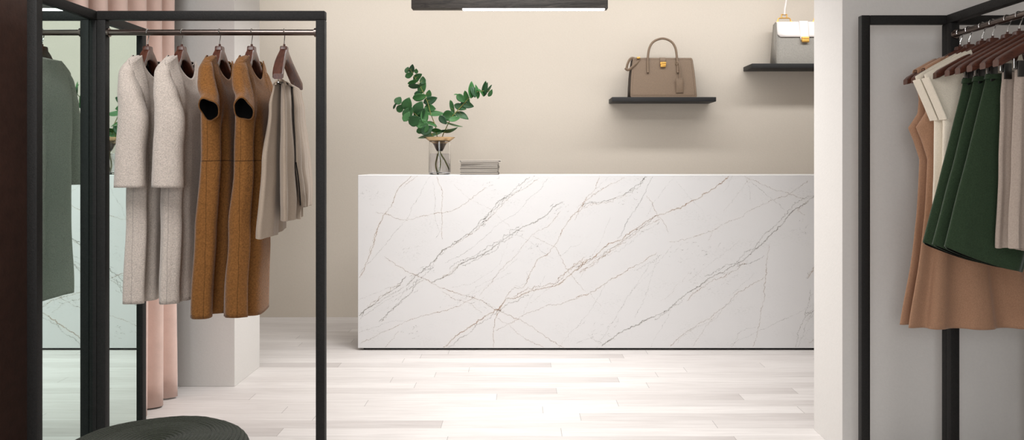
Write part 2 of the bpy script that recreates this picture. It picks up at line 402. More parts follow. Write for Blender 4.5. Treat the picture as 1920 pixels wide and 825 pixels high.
# ------------------------------------------------------------------ counter
def build_counter():
    D = 5.10
    root = thing('service_counter', 'long white marble-look counter with grey and gold veins before the beige wall', 'counter', (0.75, D, 0))
    X0, X1, Z0, Z1, DEP = -1.0336 - 0.75, 2.6 - 0.75, 0.014, 1.118, 0.42
    mats = marble_mats()
    bm = BM()
    box(bm, X0, X1, 0, DEP, Z0, Z1, 0.002, 1)
    layer = bm.verts.layers.float.new('vein')
    def W(o, p): # photo measurement to slab coordinates
        px = o[0] + p[0] / 2.2913; py = o[1] + p[1] / 2.2913
        return ((px - 975) * D / 1500 - 0.75, 1.2 - (py - 304) * D / 1500)
    A, B = (640, 320), (1080, 320)
    V = [ # origin, strength, width mm, material(1 grey 2 brown 3 dark), strands, points
     (A,.95,5,2,2,[(305,22),(250,70),(225,125),(195,175),(165,225),(140,300),(120,360),(100,420),(72,465)]),
     (A,.7,4,2,1,[(335,25),(300,40),(262,70)]),
     (A,.8,4,2,1,[(145,180),(195,190),(240,210),(285,207),(335,195),(400,185),(460,178),(520,150),(580,105),(620,70)]),
     (A,.85,4,2,1,[(410,22),(425,80),(440,125),(430,190),(432,250),(432,300)]),
     (A,.65,3,1,1,[(400,50),(400,180),(415,230),(425,262),(405,290)]),
     (A,.6,3,1,1,[(385,22),(340,90),(290,190),(235,260),(170,340),(110,400),(74,440)]),
     (A,.9,7,1,4,[(815,22),(770,60),(735,90),(680,130),(620,200),(560,260),(490,310),(440,340),(390,390),(350,430),(320,460),(280,500)]),
     (A,.75,4,2,1,[(850,30),(800,70),(750,90),(700,135),(650,190),(590,240),(520,300),(465,330)]),
     (A,.65,3,1,1,[(890,30),(850,80),(790,140),(740,190),(660,240),(610,290),(520,360),(440,400)]),
     (A,.85,5,2,2,[(1060,110),(1030,160),(990,200),(950,250),(915,320),(880,365),(845,385),(815,430),(800,470),(785,500),(745,500),(715,525),(700,560),(680,595),(665,630),(655,690),(650,768)]),
     (A,.95,8,1,4,[(960,130),(910,160),(870,200),(830,225),(780,245),(740,265),(700,290),(640,340),(580,375),(510,400),(470,440),(430,465),(390,480)]),
     (A,.7,4,2,1,[(945,170),(880,245),(820,275),(780,320),(730,380),(680,430),(640,485),(590,540)]),
     (A,.7,4,2,1,[(820,275),(860,300),(920,330),(940,370),(965,420),(985,450),(1050,520)]),
     (A,.8,5,2,2,[(185,370),(270,425),(330,455),(400,490),(440,505),(500,530),(560,545),(610,560),(650,590),(700,605),(780,650),(860,700),(920,745),(960,768)]),
     (A,.65,4,2,1,[(430,520),(490,550),(550,570),(610,615)]),
     (A,.7,4,2,1,[(670,635),(720,665),(790,720),(880,768)]),
     (A,.95,7,1,3,[(280,450),(250,490),(180,540),(110,590),(74,625)]),
     (A,.8,6,1,3,[(330,460),(300,520),(240,580),(190,620),(165,650)]),
     (A,.6,4,1,2,[(360,470),(300,500),(230,540),(150,580),(74,645)]),
     (A,.5,3,1,1,[(74,550),(160,520),(260,485)]),
     (A,.75,4,2,1,[(580,545),(520,575),(450,605),(360,620),(290,645),(220,680),(150,710),(80,738)]),
     (A,.5,3,1,1,[(74,690),(200,650),(270,640)]),
     (A,.55,4,2,1,[(250,680),(220,720),(185,768)]),
     (A,1.,8,2,4,[(1060,385),(1020,415),(985,445),(930,485),(860,505),(800,525),(745,550),(705,555),(680,590),(640,615),(580,650),(540,680),(480,725),(420,768)]),
     (A,.75,4,2,1,[(1060,528),(1000,550),(950,570),(890,580),(830,600),(780,625),(720,655),(660,690)]),
     (A,.4,3,1,1,[(470,505),(560,490),(620,450),(680,400),(720,300)]),
     (A,.5,3,1,1,[(1050,640),(990,690),(950,740),(930,768)]),
     (B,.75,4,2,1,[(105,24),(80,80),(45,120),(20,170),(-5,210)]),
     (B,.75,4,2,2,[(215,28),(150,60),(90,90),(45,130),(0,160)]),
     (B,.85,4,3,1,[(330,24),(300,90),(270,140),(230,200),(200,260),(175,290)]),
     (B,.85,6,1,3,[(300,24),(270,60),(215,100),(130,130),(60,140),(20,150)]),
     (B,.95,7,2,3,[(660,28),(610,65),(540,110),(500,130),(460,155),(400,180),(345,190),(300,215),(250,250),(210,280),(165,305),(120,335),(60,380),(0,425)]),
     (B,.7,5,1,2,[(350,195),(280,240),(220,290),(170,325),(100,360),(40,400),(0,430)]),
     (B,.65,4,2,1,[(300,100),(330,150),(350,190),(380,220),(400,270)]),
     (B,.4,3,1,1,[(430,24),(340,130),(300,200)]),
     (B,.4,3,1,1,[(430,50),(480,110),(540,160),(550,180)]),
     (B,.7,4,2,1,[(725,22),(780,50),(850,80),(910,100),(970,115),(1012,110),(1060,100)]),
     (B,.5,3,1,1,[(730,28),(745,80),(750,130)]),
     (B,.6,3,1,1,[(735,40),(800,90),(860,140),(900,170)]),
     (B,.65,4,2,1,[(1000,40),(905,105),(850,125),(780,155),(720,190),(650,220),(590,255),(520,280),(450,295),(400,305)]),
     (B,.55,3,2,1,[(590,255),(570,300)]),
     (B,.95,8,1,4,[(1060,80),(1015,115),(960,150),(920,185),(890,230),(840,270),(810,300),(770,345),(720,385),(680,410),(620,440),(560,470),(520,500),(460,545),(400,590),(330,630),(260,665),(200,690),(150,720),(105,755)]),
     (B,.8,4,3,1,[(815,360),(760,395),(735,405),(690,408)]),
     (B,.75,4,2,1,[(830,315),(825,380),(815,450),(805,550),(790,640),(775,720),(760,768)]),
     (B,.75,4,2,2,[(810,455),(760,485),(695,525),(650,570),(605,610),(570,640),(520,660),(480,690),(445,710),(420,740),(400,768)]),
     (B,.6,3,2,1,[(605,615),(550,680),(500,760)]),
     (B,.85,5,2,2,[(350,350),(300,390),(240,420),(190,450),(150,470),(100,500),(65,525),(0,550)]),
     (B,.55,3,1,1,[(350,360),(320,470),(290,560),(250,630)]),
     (B,.55,3,1,1,[(330,380),(280,460),(220,540),(160,650),(100,740)]),
     (B,.6,3,1,1,[(130,480),(90,560),(40,630),(0,680)]),
     (B,.55,3,2,1,[(55,525),(90,565),(115,580)]),
     (B,.55,3,1,1,[(1060,555),(950,610),(880,650),(800,680),(730,710),(660,750)]),
     (B,.5,3,1,1,[(780,670),(740,675),(700,700),(665,765)]),
     (B,.65,5,1,2,[(1005,510),(1000,570),(980,640),(955,700),(940,765)]),
     (B,.55,4,1,2,[(1020,600),(990,660),(970,710),(945,760)]),
     (B,.45,3,1,1,[(405,590),(390,640),(340,720),(315,768)]),
     (B,.6,4,1,1,[(0,740),(60,720),(110,745)]),
     (B,.6,4,2,1,[(1000,130),(950,170),(990,195)]),
    ]
    # the run of the slab beyond the wall end
    V += [((1480, 320), s*.9, w, k, n, pts) for (o, s, w, k, n, pts) in V[:26:2]]
    rnd = random.Random(3)
    cnt = 0
    def strip(pts, w, strength, mi, amp):
        nonlocal cnt
        # resample and roughen
        out = []
        for (a, b) in zip(pts[:-1], pts[1:]):
            L = math.hypot(b[0]-a[0], b[1]-a[1]); n = max(2, int(L / 0.004))
            for k in range(n): out.append((a[0] + (b[0]-a[0])*k/n, a[1] + (b[1]-a[1])*k/n))
        out.append(pts[-1])
        sd = rnd.uniform(0, 100)
        pp = []
        for (x, z) in out:
            q = Vector((x*9, z*9, sd)); q2 = Vector((x*45, z*45, sd + 7)); q3 = Vector((x*140, z*140, sd + 3))
            dx = mnoise.noise(q)*amp*1.5 + mnoise.noise(q2)*amp*0.9 + mnoise.noise(q3)*amp*0.75
            dz = mnoise.noise(q + Vector((31, 5, 2)))*amp*1.5 + mnoise.noise(q2 + Vector((3, 50, 2)))*amp*0.9 + mnoise.noise(q3 + Vector((9, 5, 22)))*amp*0.75
            pp.append((x + dx, z + dz))
        cnt += 1
        y = -0.0002 - 0.000004*cnt
        prev = None
        n = len(pp)
        for i in range(n):
            a = pp[max(i-1, 0)]; b = pp[min(i+1, n-1)]
            dx, dz = b[0]-a[0], b[1]-a[1]; L = math.hypot(dx, dz) or 1
            nx, nz = -dz/L, dx/L
            ww = w * (0.6 + 0.8*abs(mnoise.noise(Vector((pp[i][0]*20, pp[i][1]*20, sd + 50)))))
            st = strength * min(1, (i + 1)/4, (n - i)/4)
            row = []
            for off, v in ((-1, 0), (0, st), (1, 0)):
                x = pp[i][0] + nx*ww*off; z = pp[i][1] + nz*ww*off
                if not (X0 + 0.002 < x < X1 - 0.002 and Z0 + 0.002 < z < Z1 - 0.002): row = None; break
                vt = bm.verts.new((x, y, z)); vt[layer] = v; row.append(vt)
            if row and prev:
                for k in (0, 1):
                    f = bm.faces.new((prev[k], prev[k+1], row[k+1], row[k])); f.material_index = mi
            prev = row
    for (o, s, w, k, n, pts) in V:
        P = [W(o, p) for p in pts]
        strip(P, w*0.0008, min(1, s + 0.08), k, 0.0075)
        for j in range(n - 1):
            a = rnd.randint(0, max(0, len(P) - 4)); b = rnd.randint(min(a + 3, len(P)), len(P))
            off = rnd.uniform(-0.022, 0.022)
            strip([(x + off, z - off) for x, z in (P[a:b] if b - a > 2 else P)], w*0.0006, s*0.78, rnd.choice((1, 1, 2, k)), 0.013)
        if n >= 3:   # dark crumbs along the broad veins
            for j in range(7):
                q = rnd.choice(P); dx = rnd.uniform(-.02, .02); L = rnd.uniform(.01, .035)
                strip([(q[0] + dx, q[1] - dx*.5), (q[0] + dx + L, q[1] - dx*.5 + L*rnd.uniform(.2, 1.1))], 0.0035, 0.95, rnd.choice((1, 3, 3)), 0.008)
    # faint hairlines
    for j in range(26):
        x = rnd.uniform(X0, X1); z = rnd.uniform(Z0 + .1, Z1); L = rnd.uniform(.2, .55); a = math.radians(rnd.choice((48, 38, 55, 62, 30, -35)))
        strip([(x + L*q*math.cos(a) + rnd.uniform(-.012, .012), z + L*q*math.sin(a) + rnd.uniform(-.012, .012)) for q in (0, .25, .5, .75, 1)], .0018, .6, rnd.choice((1, 1, 2)), .008)
    # loose flecks
    for (o, p, m) in ((B, (285, 42), 3), (B, (470, 360), 1), (B, (140, 690), 1), (B, (640, 480), 1), (A, (100, 110), 1), (A, (610, 225), 3), (A, (300, 340), 1), (A, (300, 700), 1), (A, (380, 425), 3), (A, (480, 570), 1), (B, (570, 340), 1), (A, (620, 90), 1), (A, (930, 180), 1), (A, (800, 345), 1), (A, (560, 560), 1), (A, (210, 560), 1), (B, (230, 120), 1), (B, (520, 470), 1), (B, (950, 250), 1), (B, (90, 720), 1)):
        c = W(o, p)
        for j in range(16 if m == 1 else 9):
            r = 0.05 if m == 1 else 0.018
            x = c[0] + rnd.gauss(0, r); z = c[1] + rnd.gauss(0, r*.6); L = rnd.uniform(.008, .03)
            strip([(x, z), (x + L, z + L*rnd.uniform(-.3, 1.2))], 0.0028, 0.72 if m == 1 else 1.0, m, 0.012)
    me = obj('slab', bm, mats, root, smooth=False)
    obj('plinth', box(BM(), X0 + 0.03, X1, 0.03, DEP - 0.02, 0, Z0), M['dark_inner'], root, smooth=False)
    return root
# recalc of normals would flip nothing visible on the thin inlays
build_counter()

# ------------------------------------------------------------------ racks
RT = 0.034
def make_rack(name, label, loc, rotz, rail_len, mirror, HF):
    """local frame: end frame in the plane x in [-RT,0]; rail runs along +x; y along the end frame"""
    r = thing(name, label, 'clothes rack', loc, rotz, None)
    H = 1.772
    m = M['black']; bv = 0.003
    def bar(nm, *b): obj(nm, box(BM(), *b, bv, 2), m, r)
    bar('post', -RT, 0, -HF - RT, -HF, 0, H)
    bar('post', -RT, 0, HF, HF + RT, 0, H)
    bar('top_rail', -RT, 0, -HF, HF, H - RT, H)
    bar('bottom_rail', -RT, 0, -HF, HF, 0, RT)
    bar('post', -RT, 0, -RT/2, RT/2, RT, H - RT)
    bar('post', 0.0005, RT, -RT/2, RT/2, 0, H - RT)
    bar('top_rail', 0.0005, rail_len, -RT/2, RT/2, H - RT + 0.0005, H)
    bar('post', rail_len - RT, rail_len, -RT/2, RT/2, 0, H - RT)
    bar('base_rail', RT, rail_len - RT, -RT/2, RT/2, 0, RT)
    bm = BM()
    tube(bm, [(RT, 0, 1.692), (rail_len - RT, 0, 1.692)], 0.0115, 20)
    for x, d in ((RT, 1), (rail_len - RT, -1)):
        tube(bm, [(x, 0, 1.692), (x + 0.008*d, 0, 1.692)], 0.017, 20)
    obj('hanging_rod', bm, M['rod'], r)
    if mirror:
        obj('mirror_panel', box(BM(), -0.026, -0.014, -HF, -RT/2, RT, H - RT), M['mirror'], r, smooth=False)
        obj('mirror_panel', box(BM(), -0.026, -0.014, RT/2, HF, RT, H - RT), M['mirror'], r, smooth=False)
    return r
LX, LY = -1.60, 3.038
RX, RY = 1.675, 3.112
RLEN = 0.862
make_rack('clothes_rack', 'black steel clothes rack with a tall mirror, holding dresses on the left side', (LX, LY, 0), 0, RLEN, True, .355)
# local x -> world -y, local y -> world x
make_rack('clothes_rack', 'black steel clothes rack with open end frame by the grey right wall', (RX, RY, 0), -PI/2, RLEN, False, .312)

# ------------------------------------------------------------------ hangers
def hanger_body_bm(k=1.0, bw=0.018):
    bm = BM()
    path = [(-.217, 1.503, .016, .010), (-.205, 1.510, .019, .014), (-.17, 1.529, .019, .015), (-.12, 1.556, .018, .0155), (-.075, 1.579, .0165, .0165),
            (-.04, 1.597, .014, .018), (-.018, 1.606, .0135, .021), (0, 1.609, .0135, .022)]
    full = path + [(-u, z, a, b) for u, z, a, b in path[-2::-1]]
    rings = []
    for i, (u, z, a, b) in enumerate(full):
        bow = bw*(abs(u)/0.217)**2; u = u*(1 - (1-k)*min(1, abs(u)/.08)); z = z - (1-k)*.02*abs(u)/.217
        rings.append([(bow + x, u, z + y) for x, y in rrect(a, b, min(a, b)*0.45, 3)])
    rings_to_mesh(bm, rings, True, True, True)
    # neck block
    ring = lambda hx, hy, z: [(x, y, z) for x, y in rrect(hx, hy, 0.004, 3)]
    rings_to_mesh(bm, [ring(.0135, .024, 1.605), ring(.0135, .019, 1.62), ring(.0135, .0165, 1.636), ring(.012, .0145, 1.639)], True, True, True)
    tube(bm, [(0, 0, 1.638), (0, 0, 1.648)], 0.0042, 10)
    return bm
def hook_bm():
    pts = [(0, 0, 1.646), (0, 0.001, 1.656), (0, 0.008, 1.666), (0, 0.013, 1.674)]
    # in local y-z plane the arc runs across the rod
    c = 1.6925; R = 0.0135
    arc = []
    for k in range(15):
        a = math.radians(-50 + k*(250/14))
        arc.append((0, R*math.cos(a), c + R*math.sin(a)))
    bm = BM()
    tube(bm, smooth_path([(0, 0, 1.644), (0, 0.0, 1.655), (0, 0.006, 1.668)] + arc[1:], 3), 0.0017, 8)
    return bm
def wire_bm():
    bm = BM()
    for s in (-1, 1):
        tube(bm, [(0.008, s*.155, 1.535), (0.008, s*.155, 1.487)], 0.0016, 8)
    tube(bm, [(0.008, -.158, 1.488), (0.008, .158, 1.488)], 0.0018, 8)
    return bm
def clip_bm(u):
    bm = BM()
    box(bm, 0.000, 0.006, u - .012, u + .012, 1.462, 1.512, .001)
    box(bm, 0.012, 0.017, u - .012, u + .012, 1.462, 1.512, .001)
    tube(bm, [(0.0085, u - .011, 1.494), (0.0085, u + .011, 1.494)], 0.004, 10)
    return bm
HB = obj('body', hanger_body_bm(), M['walnut'])
HS = obj('body', hanger_body_bm(.60, .003), M['walnut'])
HK = obj('hook', hook_bm(), M['chrome'])
HW = obj('trouser_bar', wire_bm(), M['chrome'])
HC1 = obj('clip', clip_bm(-.135), M['darkchrome'])
HC2 = obj('clip', clip_bm(.135), M['darkchrome'])
protos = [HS, HB, HK, HW, HC1, HC2]
def make_hanger(loc, rotz, label, group, bar=False, clips=False, small=False):
    r = thing('clothes_hanger', label, 'hanger', loc, rotz, group)
    use = [HS if small else HB, HK] + ([HW] if bar or clips else []) + ([HC1, HC2] if clips else [])
    for p in use:
        c = p.copy(); COL.objects.link(c)
        if p is HW: wire = c
        c.parent = wire if p in (HC1, HC2) else r      # the clips slide on the bar
    return r

# ------------------------------------------------------------------ garments
def interp(rows, z, linear=False):
    """rows sorted from top to bottom; smooth interpolation of the columns"""
    if z >= rows[0][0]: return rows[0][1:]
    for a, b in zip(rows[:-1], rows[1:]):
        if z >= b[0]:
            t = (a[0] - z) / (a[0] - b[0])
            if not linear: t = t*t*(3 - 2*t)
            return [x + (y - x)*t for x, y in zip(a[1:], b[1:])]
    return rows[-1][1:]

def arm_top(u):   # upper edge of a hanger arm
    pts = [(0, 1.632), (.018, 1.628), (.04, 1.616), (.075, 1.597), (.12, 1.573), (.17, 1.546), (.205, 1.526), (.26, 1.494)]
    u = abs(u)
    for a, b in zip(pts[:-1], pts[1:]):
        if u <= b[0]: return a[1] + (b[1]-a[1])*(u - a[0])/(b[0]-a[0])
    return pts[-1][1]

def garment_bm(rows, neck=(.075, .065, .012), seed=0, fold=0.012, kf=(5, 8, 13), p=2.6, nth=120, nr=64, hem_fn=None, top_pad=0.006, closed_top=True, pleat=0.0, pleat_k=9, fade=0.16, linear=False, groove=0.0):
    rnd = random.Random(seed)
    ph = [rnd.uniform(0, 2*PI) for _ in range(8)]
    ztip, zhem = rows[0][0], rows[-1][0]
    e = 2.0/p
    rings = []
    for j in range(nr + 1):
        r = j/nr
        r = r**1.15
        zr = ztip + (zhem - ztip)*r
        uL, uR, dep, sh = interp(rows, zr, linear)
        ring = []
        for i in range(nth):
            th = 2*PI*i/nth
            cu, su = math.cos(th), math.sin(th)
            s = math.copysign(abs(cu)**e, cu); tt = math.copysign(abs(su)**e, su)
            uc, uh = (uL + uR)/2, (uR - uL)/2
            u = uc + uh*s
            z = zr
            d = dep
            if closed_top:
                front = su > 0
                if abs(u) < neck[0]:
                    q = 1 - (u/neck[0])**2
                    zt = arm_top(neck[0]) + top_pad - (neck[1] if front else neck[2])*q**0.55
                else: zt = arm_top(u) + top_pad
                f = max(0.0, 1 - (ztip - zr)/fade); f = f*f*(3 - 2*f)
                z = zr + (zt - ztip)*f
                d0 = 0.021
                if abs(u) < neck[0]: d0 = 0.020 + 0.013*(1 - (u/neck[0])**2)
                k = smoothstep(0, 0.12, ztip - zr)
                d = d0 + (dep - d0)*k
            g = smoothstep(0.05, 1.0, r)
            fn = (math.sin(kf[0]*th + ph[0] + 2.0*r) + 0.6*math.sin(kf[1]*th + ph[1] - 1.5*r) + 0.35*math.sin(kf[2]*th + ph[2]))/1.6
            disp = fold*(0.25 + 0.75*g)*fn*smoothstep(0, 0.08, r)
            if pleat:
                w = math.sin(pleat_k*th + ph[3] + 0.5*math.sin(2*th + ph[4]))
                disp += pleat*g*g*(math.copysign(abs(w)**0.7, w))
            if groove and su > 0:   # a deep vertical fold beside each side panel
                gz = smoothstep(.08, .30, ztip - zr)
                for sc in (-.62, .62): d -= groove*gz*math.exp(-((s - sc)/.13)**2)
            t = sh + (d + disp)*tt + 0.004*mnoise.noise(Vector((u*9, z*7, seed + 3.3)))*smoothstep(0, .2, r)
            u2 = u + disp*0.55*s
            if hem_fn and r > 0.0: z += hem_fn(s, tt)*smoothstep(0.55, 1.0, r)
            ring.append((t, u2, z))
        rings.append(ring)
    bm = BM()
    rings_to_mesh(bm, rings, True)
    return bm

def sleeve_bm(path, rt, ru, seed=0, fold=0.006, n=40, open_cut=None):
    """path in (t,u,z); rt along t, ru across"""
    P = smooth_path(path, 8)
    m = len(P)
    rings = []
    rnd = random.Random(seed); ph = [rnd.uniform(0, 6.28) for _ in range(3)]
    def lerp(lst, q):
        x = q*(len(lst) - 1); i = min(int(x), len(lst) - 2); t = x - i; t = t*t*(3 - 2*t)
        return lst[i] + (lst[i+1] - lst[i])*t
    for i, c in enumerate(P):
        a = P[max(i-1, 0)]; b = P[min(i+1, m-1)]
        T = (b - a).normalized()
        E1 = Vector((1, 0, 0)); E1 = (E1 - T*E1.dot(T)).normalized(); E2 = T.cross(E1)
        q = i/(m - 1)
        ring = []
        for k in range(n):
            th = 2*PI*k/n
            dsp = fold*q*(math.sin(3*th + ph[0] + 3*q) + 0.5*math.sin(5*th + ph[1]))/1.5
            v = c + E1*(math.cos(th)*(lerp(rt, q) + dsp)) + E2*(math.sin(th)*(lerp(ru, q) + dsp))
            ring.append(v)
        rings.append(ring)
    bm = BM()
    rings_to_mesh(bm, rings, True)
    return bm

# --- left rack
RODX = [(-698, 'a'), (-634, 'a'), (-563, 'b'), (-503, 'b'), (-442, 'c')]
LROT = math.radians(6); DROT = math.radians(2)
hx = [k*LY/1500 for k, _ in RODX]

hl = ['walnut hanger inside the oatmeal dress nearest the mirror', 'walnut hanger inside the second oatmeal dress from the mirror',
      'walnut hanger inside the ochre dress beside the oatmeal dress', 'walnut hanger inside the ochre dress beside the folded trousers',
      'bare-armed walnut hanger carrying folded grey-beige trousers by the front post']
for i in range(5):
    make_hanger((hx[i], LY, 0), LROT if i == 4 else DROT, hl[i], 'wooden hangers on the left rack', bar=(i == 4), small=i < 4)

# oatmeal dresses with three-quarter sleeves
oat_rows = [(1.548, -.150, .175, .030, 0.0), (1.47, -.140, .175, .046, .006), (1.38, -.128, .165, .052, .006), (1.22, -.120, .150, .052, .004), (1.0, -.128, .155, .050, .002), (.685, -.145, .165, .050, .0)]
def oat_dress(loc, label, seed, src=None):
    r = thing('dress', label, 'dress', loc, DROT, 'oatmeal dresses on the left rack')
    obj('body', garment_bm(oat_rows, neck=(.088, .078, .004), groove=.026, seed=seed, fold=0.008, kf=(4, 7, 11), p=2.7), [M['oat'], M['dark_inner']], r, solid=0.004, dark_inner=True, angle=60)
    for s in (-1, 1):
        path = [(.004, s*.085, 1.586), (-.008, s*.118, 1.562), (-.014, s*.140, 1.515), (.002, s*.150, 1.435), (.016, s*.156, 1.350), (.009, s*.158, 1.245), (.008, s*.162, 1.108)]
        if s > 0: path = [(.004, .085, 1.586), (.002, .125, 1.560), (.010, .170, 1.51), (.026, .20, 1.43), (.034, .215, 1.36), (.030, .205, 1.26), (.026, .200, 1.108)]
        obj('sleeve', sleeve_bm(path, [.012, .018, .029, .043, .053, .052, .055], [.010, .018, .030, .038, .040, .040, .042], seed + s + 2, 0.004), [M['oat_s'], M['dark_inner']], r, solid=0.004, dark_inner=True, angle=60)
    return r
oat_dress((hx[0], LY, 0), 'oatmeal boucle dress with three-quarter sleeves, hanging nearest the mirror', 11)
oat_dress((hx[1], LY, 0), 'oatmeal boucle dress with three-quarter sleeves, hanging against the ochre dress', 19)

# ochre dresses with short cap sleeves
och_rows = [(1.545, -.150, .175, .028, 0.0), (1.47, -.145, .175, .044, .006), (1.36, -.140, .165, .050, .006), (1.21, -.135, .155, .052, .004), (1.19, -.136, .156, .053, .004), (.95, -.15, .165, .058, -.008), (.636, -.172, .172, .060, -.016)]
def ochre_dress(loc, label, seed):
    r = thing('dress', label, 'dress', loc, DROT, 'ochre dresses on the left rack')
    hem = lambda s, tt: 0.006*math.sin(4*s + seed)
    obj('body', garment_bm(och_rows, neck=(.088, .082, .004), groove=.034, seed=seed, fold=0.008, kf=(4, 6, 10), p=2.7, hem_fn=hem), [M['mustard'], M['dark_inner']], r, solid=0.004, dark_inner=True, angle=60)
    for s in (-1, 1):
        path = [(.004, s*.083, 1.586), (-.004, s*.115, 1.564), (.002, s*.145, 1.525), (.014, s*.168, 1.470), (.031, s*.188, 1.425), (.037, s*.222, 1.386)]
        obj('sleeve', sleeve_bm(path, [.012, .019, .027, .032, .030, .034], [.010, .018, .030, .036, .044, .054], seed + s + 2, 0.005), [M['mustard_s'], M['dark_inner']], r, solid=0.0045, dark_inner=True, angle=60)
    return r
ochre_dress((hx[2], LY, 0), 'ochre felt short-sleeved dress hanging against the oatmeal dress', 23)
ochre_dress((hx[3], LY, 0), 'ochre felt short-sleeved dress hanging next to the folded trousers', 31)

# folded trousers over a bar
def layer_bm(rows, seed, amp=0.006, k=3.0, n=72, nr=50, p=2.4, slant=0.0, capb=True):
    """closed soft slab: rows (z, uL, uR, half thickness, t centre)"""
    rnd = random.Random(seed); ph = [rnd.uniform(0, 6.28) for _ in range(4)]
    e = 2.0/p
    rings = []
    z0, z1 = rows[0][0], rows[-1][0]
    for j in range(nr + 1):
        q = j/nr
        zr = z0 + (z1 - z0)*q
        uL, uR, th, tc = interp(rows, zr)
        ring = []
        for i in range(n):
            a = 2*PI*i/n
            cu, su = math.cos(a), math.sin(a)
            s = math.copysign(abs(cu)**e, cu); tt = math.copysign(abs(su)**e, su)
            u = (uL + uR)/2 + (uR - uL)/2*s
            w = math.sin(k*PI*s + ph[0] + 0.6*q) + 0.5*math.sin(2.1*k*PI*s + ph[1])
            t = tc + th*tt + amp*w*(0.3 + 0.7*q) + 0.003*mnoise.noise(Vector((u*12, zr*9, seed)))
            z = zr + slant*s*q + 0.003*math.sin(5*s + ph[2])*q
            ring.append((t, u, z))
        rings.append(ring)
    # rounded ends
    def shrink(r, k, dz):
        c = Vector((0, 0, 0))
        for v in r: c += Vector(v)
        c /= len(r)
        return [tuple(Vector((c.x + (v[0]-c.x)*k, c.y + (v[1]-c.y)*(1 - (1-k)*.25), v[2] + dz))) for v in r]
    top = [shrink(rings[0], .4, .004), shrink(rings[0], .8, .003)]
    bot = [shrink(rings[-1], .8, -.002), shrink(rings[-1], .4, .004)]
    bm = BM()
    rings_to_mesh(bm, top + rings + bot, True, True, True)
    return bm
tr = thing('trousers', 'grey-beige trousers folded over the wire bar of a hanger by the front post', 'trousers', (hx[4], LY, 0), LROT)
obj('trouser_leg', layer_bm([(1.487, -.10, .10, .010, -.014), (1.40, -.125, .11, .016, -.022), (1.2, -.16, .13, .024, -.032), (.935, -.20, .15, .027, -.040)], 5, .008, 2.0, slant=.008), M['trouser'], tr)
obj('trouser_leg', layer_bm([(1.487, -.12, .13, .010, .016), (1.40, -.13, .145, .014, .021), (1.2, -.145, .17, .018, .026), (1.06, -.15, .17, .020, .030), (.985, -.145, .155, .018, .030)], 6, .009, 2.6, slant=-.004), M['trouser'], tr)
obj('trouser_leg', layer_bm([(1.480, -.02, .14, .007, .036), (1.40, -.04, .165, .010, .044), (1.2, -.06, .20, .014, .056), (1.09, -.04, .20, .016, .062), (1.03, -.0, .185, .013, .062)], 8, .008, 2.2), M['trouser'], tr)
bm = BM()
tube(bm, [(t, u, z) for t, u, z in smooth_path([(-.012, -.10, 1.484), (-.010, -.10, 1.497), (0.008, -.10, 1.502), (.02, -.11, 1.495), (.026, -.11, 1.48)], 4)], 0.004, 8)
ring = []
for k in range(13):
    a = PI*k/12
    ring.append([(0.008 + math.cos(a)*r*1.9, u, 1.484 + math.sin(a)*r) for r, u in ((.016, -.105), (.016, -.05), (.016, .02), (.016, .08), (.016, .13))])
rings_to_mesh(bm, ring, False)
obj('fold', bm, M['trouser'], tr, solid=0.003)
# pocket slit
bm = BM(); tube(bm, smooth_path([(.060, -.098, 1.20), (.070, -.09, 1.12), (.074, -.086, 1.04)], 6), 0.0022, 8)
tag(obj('pocket_slit', bm, M['dark_inner'], [c for c in tr.children if c.name.startswith('trouser_leg')][-1]), 'dark pocket slit')

# --- right rack: hooks from the wall towards the camera
HD = [3.045, 2.985, 2.899, 2.835, 2.749, 2.684, 2.614, 2.540, 2.470]
rl = ['walnut hanger in the tan dress closest to the corner post', 'walnut hanger in the tan dress next to the cream tops',
      'walnut hanger in the cream top beside the tan dresses', 'walnut hanger in the cream top beside the green skirts',
      'walnut clip hanger holding the green skirt next to the cream tops', 'walnut clip hanger holding the middle green skirt',
      'walnut clip hanger holding the green skirt nearest the taupe trousers', 'walnut clip hanger holding the taupe trousers beside the green skirts',
      'walnut clip hanger holding the foremost taupe trousers at the picture edge']
for i, d in enumerate(HD):
    make_hanger((RX, d, 0), -PI/2, rl[i], 'wooden hangers on the right rack', clips=i >= 4)

# tan sleeveless dresses
def tan_dress(loc, label, seed, du=0.0):
    rows = [(1.540, -.174, .174, .022, 0.0), (1.50, -.168, .168, .026, 0), (1.44, -.157, .157, .030, 0), (1.385, -.162, .162, .031, 0), (1.330, -.197, .197, .032, 0), (1.285, -.178, .178, .034, 0), (1.21, -.157, .160, .024, .005),
            (1.0, -.168, .195, .022, .010), (.80, -.190, .235, .022, .013), (.585, -.226 + du, .30, .022, .015)]
    r = thing('dress', label, 'dress', loc, -PI/2, 'tan dresses on the right rack')
    obj('body', garment_bm(rows, neck=(.085, .09, .02), seed=seed, fold=0.006, kf=(5, 9, 14), p=2.2, nth=180, nr=90, pleat=0.018, pleat_k=9, fade=.10, linear=True), [M['tan'], M['dark_inner']], r, solid=0.003, angle=60)
    # shoulder straps wrap the hanger arms
    for s in (-1, 1):
        bm = BM(); rg = []
        for u in (s*.10, s*.13, s*.16, s*.178):
            zc = arm_top(u) - .012; bow = .018*(abs(u)/.217)**2
            rg.append([(bow + x*1.0, u, zc + y - .002) for x, y in rrect(.020, .024, .012, 4)])
        rings_to_mesh(bm, rg, True)
        obj('shoulder_strap', bm, M['tan'], r, solid=0.003)
    return r
tan_dress((RX, HD[0], 0), 'tan sleeveless pleated dress hanging closest to the corner post', 41)
tan_dress((RX, HD[1], 0), 'tan sleeveless pleated dress hanging next to the cream tops', 41, du=.004)

